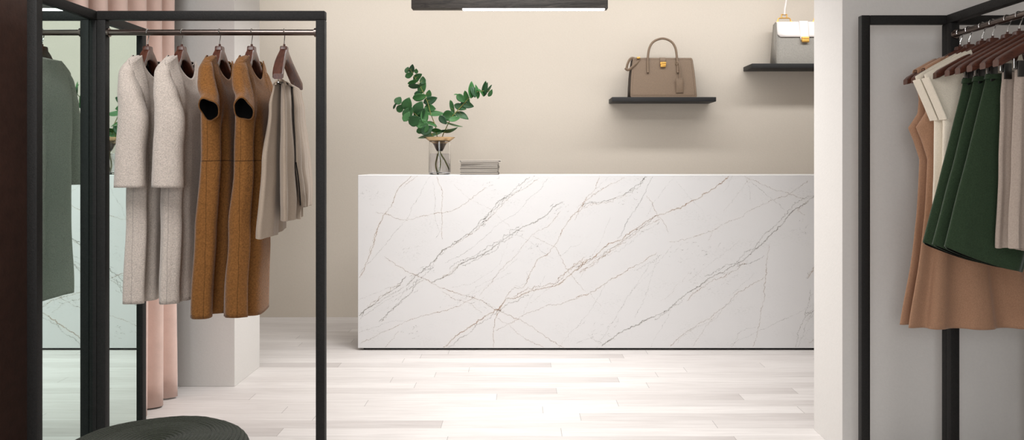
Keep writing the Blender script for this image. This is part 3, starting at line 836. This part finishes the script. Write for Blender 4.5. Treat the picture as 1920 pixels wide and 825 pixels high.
def cream_top(loc, label, seed):
    rows = [(1.512, -.243, .243, .024, 0), (1.497, -.240, .240, .028, 0), (1.43, -.210, .210, .030, 0), (1.352, -.175, .175, .031, 0), (1.335, -.174, .174, .031, 0), (1.15, -.176, .176, .031, 0), (.93, -.185, .185, .032, 0)]
    r = thing('top', label, 'top', loc, -PI/2, 'cream tops on the right rack')
    obj('body', garment_bm(rows, neck=(.085, .09, .015), seed=seed, fold=0.005, kf=(4, 7, 12), p=2.3, nth=140, nr=70, fade=.09, linear=True), [M['cream'], M['cream']], r, solid=0.003, angle=60)
    # folded sleeve hem facing
    for s in (-1, 1):
        bm = BM()
        pts = [(0.0, s*.238, 1.498), (0, s*.221, 1.460), (0, s*.197, 1.405), (0, s*.175, 1.352)]
        rg = []
        for (t, u, z) in smooth_path(pts, 4):
            rg.append([(x, u + y*.5, z + y*.25) for x, y in rrect(.026, .007, .006, 4)])
        rings_to_mesh(bm, rg, True, True, True)
        obj('sleeve_hem', bm, M['cream'], r)
    return r
cream_top((RX, HD[2], 0), 'cream cap-sleeved top hanging beside the tan dresses', 53)
cream_top((RX, HD[3], 0), 'cream cap-sleeved top hanging beside the green skirts', 59)

def green_skirt(loc, label, seed):
    r = thing('skirt', label, 'skirt', loc, -PI/2, 'green skirts on the right rack')
    rows = [(1.484, -.156, .150, .009, .009), (1.44, -.165, .155, .018, .009), (1.2, -.224, .06, .025, .006), (.925, -.293, -.035, .030, .003)]
    hem = lambda s, tt: -.042*(s + 1) - .010*(1 - s*s)
    obj('body', garment_bm(rows, seed=seed, fold=0.007, kf=(4, 6, 9), p=2.4, nth=120, nr=60, hem_fn=hem, closed_top=False, linear=True), [M['green'], M['dark_inner']], r, solid=0.003, dark_inner=True, angle=60)
    rg = []
    for z in (1.486, 1.480, 1.474, 1.470):
        k = .0115 + (1.486 - z)*.10
        rg.append([(.009 + x, -.003 + y, z) for x, y in rrect(k, .156 + (1.486-z)*.2, k*.9, 4)])
    bm = BM(); rings_to_mesh(bm, rg, True, True, False)
    obj('waistband', bm, M['green'], r)
    return r
green_skirt((RX, HD[4], 0), 'bottle-green A-line skirt clipped next to the cream tops', 61)
green_skirt((RX, HD[5], 0), 'bottle-green A-line skirt clipped between two other green skirts', 67)
gs = green_skirt((RX, HD[6], 0), 'bottle-green A-line skirt with pocket seams, clipped next to the taupe trousers', 71)
for pts in ([(.030, -.06, 1.335), (.032, -.03, 1.322), (.032, .03, 1.305)], [(.036, -.12, 1.235), (.038, -.07, 1.205), (.036, .02, 1.18)]):
    bm = BM(); tube(bm, smooth_path(pts, 6), 0.0025, 6)
    obj('pocket_seam', bm, M['green'], gs)

def taupe_trousers(loc, label, seed, zh):
    r = thing('trousers', label, 'trousers', loc, -PI/2, 'taupe trousers on the right rack')
    for k, (a, b, t, dz) in enumerate(((-.150, -.030, -.004, 0), (-.112, .020, .022, .006), (-.02, .12, -.004, 0.0), (.02, .15, .020, .004))):
        obj('trouser_leg', layer_bm([(1.482, a, b, .007, t*.4 + .009), (1.40, a - .002, b, .011, t*.8 + .006), (1.2, a - .006, b + .004, .013, t + .004), (zh + dz, a - .014, b + .008, .015, t)], seed + k, .006, 2.4, slant=-.006), M['greige'], r)
    return r
taupe_trousers((RX, HD[7], 0), 'taupe trousers clipped by the hem beside the green skirts', 81, .925)
taupe_trousers((RX, HD[8], 0), 'taupe trousers hanging foremost at the picture edge', 91, .930)
for p in protos: bpy.data.objects.remove(p)

# ------------------------------------------------------------------ curtain
def curtain():
    bm = BM()
    n = 150; rings = []
    y0, y1 = 2.95, 4.075
    per = 0.168
    for z in [0.008 + (CEIL - 0.012)*k/24 for k in range(25)]:
        rg = []
        for i in range(n + 1):
            y = y0 + (y1 - y0)*i/n
            w = math.cos(2*PI*(y1 - y)/per + 0.7*math.sin(y*7))
            amp = 0.034 + 0.006*math.sin(z*2.1 + y*5)
            rg.append((-1.79 + amp*math.copysign(abs(w)**0.8, w) + .004*mnoise.noise(Vector((y*4, z*1.2, 0))), y + 0.006*math.sin(z*1.7 + y*11), z))
        rings.append(rg)
    rings_to_mesh(bm, rings, False)
    root = thing('curtain', 'dusty pink velvet curtain hanging in folds behind the mirror', 'curtain', (0, 0, 0))
    obj('drape', bm, M['curtain'], root, solid=0.004, angle=80)
    bm = BM(); box(bm, -1.81, -1.77, 2.94, 4.09, CEIL - 0.012, CEIL - 0.0005)
    obj('curtain_track', bm, M['black'], root)
curtain()

# ------------------------------------------------------------------ pouf
def pouf():
    root = thing('pouf', 'round dark green woven pouf on the pale floor before the left rack', 'pouf', (-1.055, 2.30, 0))
    H = 0.40; R = 0.272
    prof = []
    nc = 30
    # side coils, then rounded shoulder, then flat top coils to the middle
    path = [(R*.90, 0.004), (R*.97, .05), (R, .12), (R*1.0, .22), (R*.985, .31), (R*.955, .355), (R*.90, .383), (R*.80, .396), (R*.6, .402), (R*.3, .401), (R*.12, .396), (0.004, .392)]
    P = smooth_path([(a, 0, b) for a, b in path], 30)
    L = 0; out = []
    for i, p in enumerate(P):
        if i: L += (p - P[i-1]).length
        a = P[max(i-1, 0)]; b = P[min(i+1, len(P)-1)]
        T = (b - a).normalized(); nrm = Vector((T.z, 0, -T.x))
        k = 0.0050*abs(math.sin(PI*L/0.0118))**0.7
        q = p + nrm*k
        out.append((max(q.x, 0.002), q.z))
    bm = BM()
    n = 144; rings = []
    for j, (r, z) in enumerate(out):
        rg = []
        for k in range(n):
            a = 2*PI*k/n
            w = 0.0012*mnoise.noise(Vector((math.cos(a)*r*40, math.sin(a)*r*40, z*40))) + 0.003*mnoise.noise(Vector((math.cos(a)*r*7, math.sin(a)*r*7, z*7)))
            f = r/R
            rg.append(((r + w*f)*math.cos(a) + 0.012*(1 - f), (r + w*f)*math.sin(a), z + w*0.8))
        rings.append(rg)
    rings_to_mesh(bm, rings, True, True, True)
    obj('body', bm, M['pouf'], root, angle=75)
pouf()

# ------------------------------------------------------------------ shelves and bags
ZS1, ZS2 = 1.685, 1.935
def shelf(x0, x1, zt, label):
    bm = BM(); box(bm, x0, x1, 5.96, YW, zt - .033, zt, .002)
    return tag(obj('wall_shelf', bm, M['shelf']), label, 'shelf', 'floating shelves on the beige wall')
shelf(.687, 1.462, ZS1, 'black floating wall shelf under the taupe handbag')
shelf(1.728, 2.50, ZS2, 'black floating wall shelf under the grey and white handbag')

def seam_rect(bm, x0, x1, z0, z1, y, r=0.0016):
    pts = [(x0, y, z0), (x1, y, z0), (x1, y, z1), (x0, y, z1), (x0, y, z0)]
    tube(bm, pts, r, 6)

def bag_taupe():
    root = thing('handbag', 'taupe leather handbag with one arched handle and gold clasp on the lower shelf', 'handbag', (1.075, 6.07, ZS1))
    # front and back panels lean together to the top
    def panel(yb, yt, nm):
        bm = BM(); rings = []
        Hh = .300
        for q in (0, .03, .2, .5, .8, .97, 1.0):
            z = .001 + Hh*q
            hw = .250 - .026*q + .004*math.sin(PI*q)
            if q in (0, 1.0): hw -= .006
            y = yb + (yt - yb)*q
            rings.append([(x, y + yy, z) for x, yy in rrect(hw, .006, .005, 4)])
        rings_to_mesh(bm, rings, True, True, True)
        s = 1 if nm == 'back_panel' else -1
        if s < 0:
            def fy(z): return yb + (yt - yb)*(z/Hh) - .0065
            pts = [(-.236, fy(.016), .016), (.236, fy(.016), .016), (.214, fy(.288), .288), (-.214, fy(.288), .288), (-.236, fy(.016), .016)]
            tube(bm, pts, .0014, 6)
        return obj(nm, bm, M['leather1'], root)
    panel(-.080, -.035, 'front_panel'); panel(.080, .035, 'back_panel')
    bm = BM()
    box(bm, -.24, .24, -.076, .076, .001, .008, .003)
    obj('base', bm, M['leather1'], root)
    for s in (-1, 1):   # gussets folded inwards, dark
        bm = BM(); rg = []
        for q in (0, .25, .5, .75, 1):
            z = .004 + .285*q; hw = .242 - .022*q; yd = .076 - .043*q
            rg.append([(s*(hw - .004 + .014*math.sin(PI*q)), -yd, z), (s*(hw + .012 + .006*math.sin(PI*q)), -yd*.5, z), (s*(hw + .016 - .03*q), 0, z), (s*(hw + .012 + .006*math.sin(PI*q)), yd*.5, z), (s*(hw - .004 + .014*math.sin(PI*q)), yd, z)])
        rings_to_mesh(bm, rg, False)
        obj('gusset', bm, M['leather1d'], root, solid=.004)
    bm = BM(); box(bm, -.21, .21, -.03, .03, .285, .292, .003)
    obj('top_closure', bm, M['leather1d'], root)
    for y, nm in ((-.050, 'f'),):
        pts = [(-.115, y - .0165*(nm == 'f') + .012*(nm == 'b'), .185), (-.115, y - .008*(nm == 'f'), .24), (-.113, y, .30), (-.100, y + .005, .375), (-.065, y + .01, .425), (0, y + .012, .447), (.062, y + .01, .425), (.095, y + .005, .375), (.106, y, .30), (.110, y - .008*(nm == 'f'), .24), (.110, y - .0165*(nm == 'f') + .012*(nm == 'b'), .185)]
        bm = BM(); tube(bm, smooth_path(pts, 8), .0088, 12)
        obj('handle', bm, M['leather1'], root)
    # closing tab and clasp
    bm = BM()
    rg = []
    for (y, z) in ((.02, .301), (-.02, .306), (-.045, .302), (-.052, .285), (-.056, .255)):
        rg.append([(x, y, z) for x in (-.021, -.02, .02, .021)])
    rings_to_mesh(bm, rg, False)
    obj('flap_tab', bm, M['leather1'], root, solid=.005)
    bm = BM(); box(bm, -.022, .022, -.068, -.052, .250, .2665, .002); box(bm, -.020, .020, -.069, -.054, .229, .249, .002)
    tag(obj('clasp', bm, M['gold'], root), 'gold turn clasp')
    # hanging tag on a cord
    bm = BM(); box(bm, .092, .148, -.088, -.082, .032, .142, .002)
    seam_rect(bm, .097, .143, .037, .137, -.0885, .001)
    obj('luggage_tag', bm, M['leather1'], root)
    bm = BM(); tube(bm, smooth_path([(.121, -.082, .138), (.122, -.076, .20), (.118, -.066, .255), (.104, -.058, .268), (.098, -.05, .255), (.110, -.066, .245)], 6), .0055, 8)
    obj('tag_cord', bm, M['leather1'], root)
    # side strap with buckle
    bm = BM()
    for pts in ([(-.20, -.02, .295), (-.228, -.03, .30), (-.25, -.04, .285), (-.268, -.045, .245), (-.272, -.045, .205)], [(-.17, -.04, .29), (-.19, -.05, .268), (-.225, -.06, .235), (-.262, -.062, .208), (-.285, -.06, .222)]):
        tube(bm, smooth_path(pts, 6), .010, 10, r2=.004)
    obj('side_strap', bm, M['leather1'], root)
    bm = BM(); box(bm, -.196, -.172, -.062, -.040, .292, .306, .003)
    tag(obj('buckle', bm, M['gold'], root), 'small gold buckle')
bag_taupe()

def bag_grey():
    cx = (1511 - 975)*5.99/1500
    root = thing('handbag', 'grey leather handbag with white flap and gold clasp on the higher shelf', 'handbag', (cx, 6.07, ZS2))
    bm = BM(); rg = []
    H = .318
    for q in (0, .02, .3, .7, .92, 1.0):
        hy = .080 - .052*q; hx_ = .222 - .012*q - (.005 if q in (0, 1.0) else 0)
        rg.append([(x, y, .001 + H*q) for x, y in rrect(hx_, hy, .008, 4)])
    rings_to_mesh(bm, rg, True, True, True)
    seam_rect(bm, -.196, .196, .016, .30, -.0, .0012)
    obj('body', bm, M['leather2'], root)
    for s in (-1, 1):  # piped gusset edges
        bm = BM()
        for y0, y1 in ((-.080, -.030), (.080, .030)):
            tube(bm, [(s*.215, y0, .004), (s*.212, y0*.72 + y1*.28, .10), (s*.208, (y0 + y1)/2, .2), (s*.206, y1, .315)], .0042, 8)
        rgg = []
        for q in (0, .5, 1):
            yd = .072 - .045*q; xx = .222 - .012*q
            rgg.append([(s*(xx - .001), -yd, .006 + .305*q), (s*(xx + .012 - .010*q), 0, .006 + .305*q), (s*(xx - .001), yd, .006 + .305*q)])
        rings_to_mesh(bm, rgg, False)
        obj('gusset', bm, M['leather2'], root, solid=.003)
    # white flap folded over the top
    def flap(x0, x1, zlow, cut, nm, off):
        bm = BM(); rg = []
        prof = [(.034, .215), (.030, .30), (.024, .324), (0, .329), (-.024, .324), (-.032, .30), (-.042, .26), (-.051, zlow + .02), (-.0555, zlow)]
        for i, (y, z) in enumerate(prof):
            c = cut if i == len(prof) - 1 else 0
            rg.append([(x0 + c + (x1 - x0 - 2*c)*k/6, y - off*(1 if y < 0 else -1), z + off) for k in range(7)])
        rings_to_mesh(bm, rg, False)
        return obj(nm, bm, M['leather2w'], root, solid=.004)
    flap(-.203, .203, .205, .022, 'flap', .002)
    flap(-.034, .034, .175, .004, 'flap_tongue', .007)
    bm = BM(); box(bm, -.028, .028, -.076, -.060, .172, .205, .003)
    box(bm, -.026, .026, -.079, -.066, .164, .184, .002)
    tag(obj('clasp', bm, M['gold'], root), 'gold clasp')
    for s in (-1, 1):   # handle mounts
        bm = BM()
        c = s*.136
        tube(bm, [(c - .052, 0, .325), (c - .044, 0, .354), (c - .034, 0, .358), (c + .034, 0, .358), (c + .044, 0, .354), (c + .052, 0, .325)], .0048, 8)
        tube(bm, [(c - .020, 0, .357), (c - .020, 0, .385)], .0045, 8); tube(bm, [(c + .020, 0, .357), (c + .020, 0, .385)], .0045, 8)
        tube(bm, [(c - .022, 0, .384), (c + .022, 0, .384)], .0045, 8)
        for q in (-.052, .052): box(bm, c + q - .010, c + q + .010, -.010, .010, .320, .334, .003)
        tag(obj('handle_mount', bm, M['gold'], root), 'gold handle mount')
    bm = BM()
    pts = smooth_path([(-.136, 0, .383), (-.130, 0, .44), (-.112, 0, .52), (-.06, 0, .585), (0, 0, .605), (.06, 0, .585), (.112, 0, .52), (.130, 0, .44), (.136, 0, .383)], 8)
    tube(bm, pts, [.015 - .004*math.sin(PI*i/(len(pts)-1)) for i in range(len(pts))], 12, r2=.007)
    obj('handle', bm, M['leather2w'], root)
bag_grey()
# fittings belong to the strap, handle or flap they sit on
def nest(child, part):
    for o in [o for o in bpy.data.objects if o.name.split('.')[0] == child and o.parent]:
        for q in o.parent.children:
            if q.name.split('.')[0] in part: o.parent = q; break
nest('buckle', ('side_strap',)); nest('luggage_tag', ('tag_cord',)); nest('clasp', ('flap_tab', 'flap_tongue')); nest('handle_mount', ('handle',))

# ------------------------------------------------------------------ vase with eucalyptus
CT = 1.118
VX, VY = -.527, 5.25
def vase():
    root = thing('vase', 'clear glass vase with brass funnel rim standing on the marble counter', 'vase', (VX, VY, CT))
    R = .0715
    prof = [(.004, .0005), (R - .012, .0005), (R - .004, .004), (R, .014), (R, .216), (R - .003, .2175), (R - .006, .216), (R - .006, .016), (R - .012, .010), (.004, .009)]
    bm = BM(); lathe(bm, prof, 64, cap0=True, cap1=True)
    obj('glass_body', bm, M['glass'], root)
    bm = BM(); lathe(bm, [(.004, .0105), (R - .013, .0115), (R - .0075, .018), (R - .0075, .138), (.004, .138)], 64, cap0=True, cap1=True)
    obj('water', bm, M['water'], root)
    bm = BM(); lathe(bm, [(.030, .190), (.046, .206), (.066, .2175), (.1005, .243), (.1015, .2455), (.0985, .2455), (.066, .2215), (.046, .2105), (.028, .193), (.030, .190)], 64)
    obj('rim_dish', bm, M['brass'], root)
    bm = BM(); lathe(bm, [(.045, .2045), (.036, .190), (.026, .168), (.018, .156), (.0135, .156), (.021, .170), (.031, .192), (.040, .2045)], 48)
    obj('cone', bm, M['brass_dark'], root)
vase()

ZS = 3.4375
def LP(zx, zy, dy=0.0):
    px = 720 + zx/ZS; py = 100 + zy/ZS
    D = VY + dy
    return Vector(((px - 975)*VY/1500, D, 1.2 - (py - 304)*VY/1500))

def leaf_bm(bm, c, L, W, ang, rnd):
    full = max(W, L*rnd.uniform(.5, .62))
    tilt = math.acos(min(1, W/full)) * rnd.choice((-1, 1))
    ax = Vector((math.cos(ang), 0, math.sin(ang)))           # along
    sd0 = Vector((-math.sin(ang), 0, math.cos(ang)))         # across
    yv = Vector((0, -1, 0))
    sd = sd0*math.cos(tilt) + yv*math.sin(tilt)
    nm = ax.cross(sd)
    yaw = rnd.uniform(-.35, .35)
    ax2 = (ax*math.cos(yaw) + nm*math.sin(yaw)); nm2 = (nm*math.cos(yaw) - ax*math.sin(yaw))
    nu, nv = 9, 6
    bend = rnd.uniform(-.18, .18); cup = rnd.uniform(.10, .30)
    grid = []
    for i in range(nu + 1):
        q = i/nu
        w = math.sin(PI*q**0.85)**0.72 * (1 - .15*q) if 0 < q < 1 else 0.02
        row = []
        for j in range(nv + 1):
            s = -1 + 2*j/nv
            x = (q - .5)*L; y = s*w*full/2
            z = cup*abs(s)**1.6*w*full*.5 + bend*L*((q - .5)**2)*2
            row.append(c + ax2*x + sd*y + nm2*z)
        grid.append(row)
    rings_to_mesh(bm, grid, False)

branches = [
 ('tall eucalyptus branch leaning up to the left in the glass vase',
  [(352, 775), (340, 715), (352, 630), (345, 560), (330, 470), (300, 390), (280, 320), (245, 240), (205, 170), (165, 100)],
  [(140,100,40,25,70),(172,95,55,32,80),(160,138,50,32,20),(203,110,28,22,90),(210,145,60,35,30),(185,180,65,22,10),(195,203,75,25,10),(245,170,45,35,90),(240,210,85,45,70),(212,258,40,32,60),(228,280,80,42,10),(285,258,45,32,80),(295,300,80,45,20),(293,350,65,45,-10),(330,390,95,35,15),(305,455,70,22,-30)]),
 ('short bushy eucalyptus branch leaning low to the left in the glass vase',
  [(350, 780), (362, 700), (350, 630), (330, 560), (285, 490), (240, 430), (190, 380), (140, 340), (95, 305)],
  [(97,308,50,42,60),(78,340,42,15,80),(110,355,55,40,40),(155,330,75,60,70),(160,385,75,55,50),(150,410,60,40,60),(200,435,70,62,30),(225,355,85,60,60),(260,400,90,40,80),(235,390,80,60,40),(245,455,65,50,20),(240,495,60,35,20),(280,495,75,55,30),(265,480,60,50,60),(340,495,60,22,-5),(315,533,160,25,3)]),
 ('eucalyptus branch reaching out to the right in the glass vase',
  [(412, 755), (385, 690), (362, 630), (375, 540), (405, 470), (440, 405), (490, 350), (535, 300), (580, 255), (640, 240), (690, 245)],
  [(420,495,95,18,-3),(380,430,60,38,-50),(448,465,100,12,3),(420,402,80,58,-10),(430,350,85,22,-60),(455,425,65,30,10),(500,400,80,38,-25),(490,345,70,38,-20),(495,290,60,40,-45),(535,330,75,40,-15),(535,285,85,30,-60),(560,235,95,36,80),(575,240,80,30,95),(597,245,80,22,95),(465,265,30,8,-20),(625,250,55,12,-70),(650,225,85,32,75),(662,225,70,22,100),(680,225,50,15,50),(685,255,45,22,70)]),
]
for bi, (lab, st, lv) in enumerate(branches):
    rnd = random.Random(bi*5 + 2)
    root = thing('eucalyptus_branch', lab, 'plant', (0, 0, 0), 0, 'eucalyptus branches in the vase')
    dy0 = (-.006, .006, 0.002)[bi]
    spread = (.05, -.05, .02)[bi]
    P = []
    for i, (a, b) in enumerate(st):
        f = max(0, (620 - b)/500)
        P.append(LP(a, b, dy0 + spread*f))
    S = smooth_path(P, 6)
    bm = BM(); tube(bm, S, [.0042 - .0028*i/(len(S)-1) for i in range(len(S))], 8)
    # small leaf stalks
    leaves = BM()
    for (cx, cy, L, W, a) in lv:
        c0 = LP(cx, cy)
        near = min(S, key=lambda p: (p.x - c0.x)**2 + (p.z - c0.z)**2)
        c = Vector((c0.x, near.y + rnd.uniform(-.02, .02), c0.z))
        k = VY/1500/ZS
        leaf_bm(leaves, c, L*k*1.22, W*k*1.28, math.radians(a), rnd)
        d = c - near
        if d.length > .006: tube(bm, [near, near + d*.5 + Vector((0, 0, .003)), c], [.0013, .001, .0008], 5)
    obj('stem', bm, M['stem'], root)
    obj('leaves', leaves, M['leaf'], root, solid=.0008, angle=80)

# ------------------------------------------------------------------ magazines
mc = [((50, 47, 44), 'dark grey'), ((168, 162, 154), 'pale grey'), ((190, 184, 176), 'off-white'), ((92, 86, 79), 'mid grey'), ((205, 199, 192), 'white'), ((120, 112, 104), 'warm grey'), ((214, 208, 200), 'white-covered')]
mlab = ['dark-covered magazine lying on the marble counter, lowest of the stack', 'pale grey magazine directly above the lowest dark one', 'off-white magazine third from the counter in the stack',
        'mid grey magazine in the middle of the stack', 'white magazine third from the top of the stack', 'warm grey magazine just below the top one', 'wide white magazine on top of the stack by the vase']
z = CT + .0005
cxm = (900 - 975)*VY/1500
for i, (c, nm) in enumerate(mc):
    h = (.0155, .014, .0125, .015, .012, .0125, .0115)[i]
    hw = (.122, .119, .121, .120, .118, .121, .122)[i]
    m = surface('magazine_cover_' + nm.replace(' ', '_'), c, .5, var=.04)
    r = thing('magazine', mlab[i], 'magazine', (cxm + random.uniform(-.004, .004), VY + .02 + random.uniform(-.004, .004), z), random.uniform(-.03, .03), 'magazines stacked on the counter')
    ov = .017 if i == 6 else .003
    bm = BM()
    box(bm, -hw - ov, hw + ov, -.09, .09, 0, .0016, .0004, 1)
    box(bm, -hw - ov, hw + ov, -.09, .09, h - .0018, h - .0002, .0004, 1)
    box(bm, -hw - ov, hw + ov, .0885, .09, .0005, h - .0008)
    obj('cover', bm, m, r, smooth=False)
    obj('pages', box(BM(), -hw, hw, -.0885, .0885, .0012, h - .0012), M['paper'], r, smooth=False)
    z += h

# ------------------------------------------------------------------ pendant lamp
def pendant():
    yf = 5.0
    x0, x1 = (771 - 975)*yf/1500, (1140 - 975)*yf/1500
    zb = 1.2 + 288.2*yf/1500
    root = thing('pendant_lamp', 'long black oak linear pendant lamp with a lit strip above the counter', 'lamp', ((x0 + x1)/2, yf, zb))
    hw = (x1 - x0)/2
    bm = BM(); box(bm, -hw, hw, 0, .072, 0, .105, .004)
    obj('housing', bm, M['blackwood'], root)
    sx0 = (867 - 975)*yf/1500 - (x0 + x1)/2; sx1 = hw - .019
    bm = BM(); box(bm, sx0, sx1, .006, .064, -.003, .004, .001)
    tag(obj('light_strip', bm, M['led'], root), 'glowing white strip')
    for s in (-1, 1):
        bm = BM(); tube(bm, [(s*hw*.8, .036, .104), (s*hw*.8, .036, CEIL - zb - .01)], .0025, 8)
        tube(bm, [(s*hw*.8, .036, CEIL - zb - .022), (s*hw*.8, .036, CEIL - zb - .0005)], .03, 20)
        obj('cable', bm, M['black'], root)
    return (x0 + x1)/2 + (sx0 + sx1)/2, yf + .035, zb, sx1 - sx0
lx, ly, lz, ll = pendant()

# ------------------------------------------------------------------ light
def area(name, loc, sx, sy, power, rot=(0, 0, 0), color=(1, 1, 1), spread=180):
    d = bpy.data.lights.new(name, 'AREA'); d.shape = 'RECTANGLE'; d.size = sx; d.size_y = sy; d.energy = power; d.color = color
    d.spread = math.radians(spread)
    o = bpy.data.objects.new(name, d); COL.objects.link(o); o.location = loc; o.rotation_euler = rot
    return o
area('ceiling_panel_light', (0.05, 4.05, CEIL - .03), 1.3, 1.1, 41, color=(1, .99, .98), spread=130)
area('wall_wash_light', (.5, 5.30, CEIL - .03), 5.4, .12, 29, rot=(math.radians(42), 0, 0), color=(1, .99, .975), spread=150)
area('front_ceiling_light', (-1.35, 1.5, CEIL - .03), .6, 1.3, 36, color=(1, .995, .99))
area('rear_fill_light', (-.55, -1.85, 1.55), 2.0, 2.0, 58, rot=(PI/2, 0, 0), color=(.96, .98, 1))  # added soft fill from behind the camera; the wall there has no window
area('pendant_light', (lx, ly, lz - .012), ll, .05, 4, color=(1, .98, .96))
w = bpy.data.worlds.new('world'); SC.world = w; w.use_nodes = True
w.node_tree.nodes['Background'].inputs[0].default_value = (.8, .85, .9, 1)
w.node_tree.nodes['Background'].inputs[1].default_value = 0.3

# ------------------------------------------------------------------ camera
cd = bpy.data.cameras.new('camera'); cam = bpy.data.objects.new('camera', cd); COL.objects.link(cam)
cam.location = (0, 0, 1.2); cam.rotation_euler = (PI/2, 0, 0)
cd.sensor_fit = 'HORIZONTAL'; cd.sensor_width = 36; cd.lens = 1500/1920*36
cd.shift_x = -15/1920; cd.shift_y = -108.5/1920
cd.clip_start = 0.05
SC.camera = cam
vs = SC.view_settings
vs.view_transform = 'Standard'; vs.look = 'None'; vs.gamma = 1.0; vs.use_curve_mapping = False
vs.exposure = 0.17
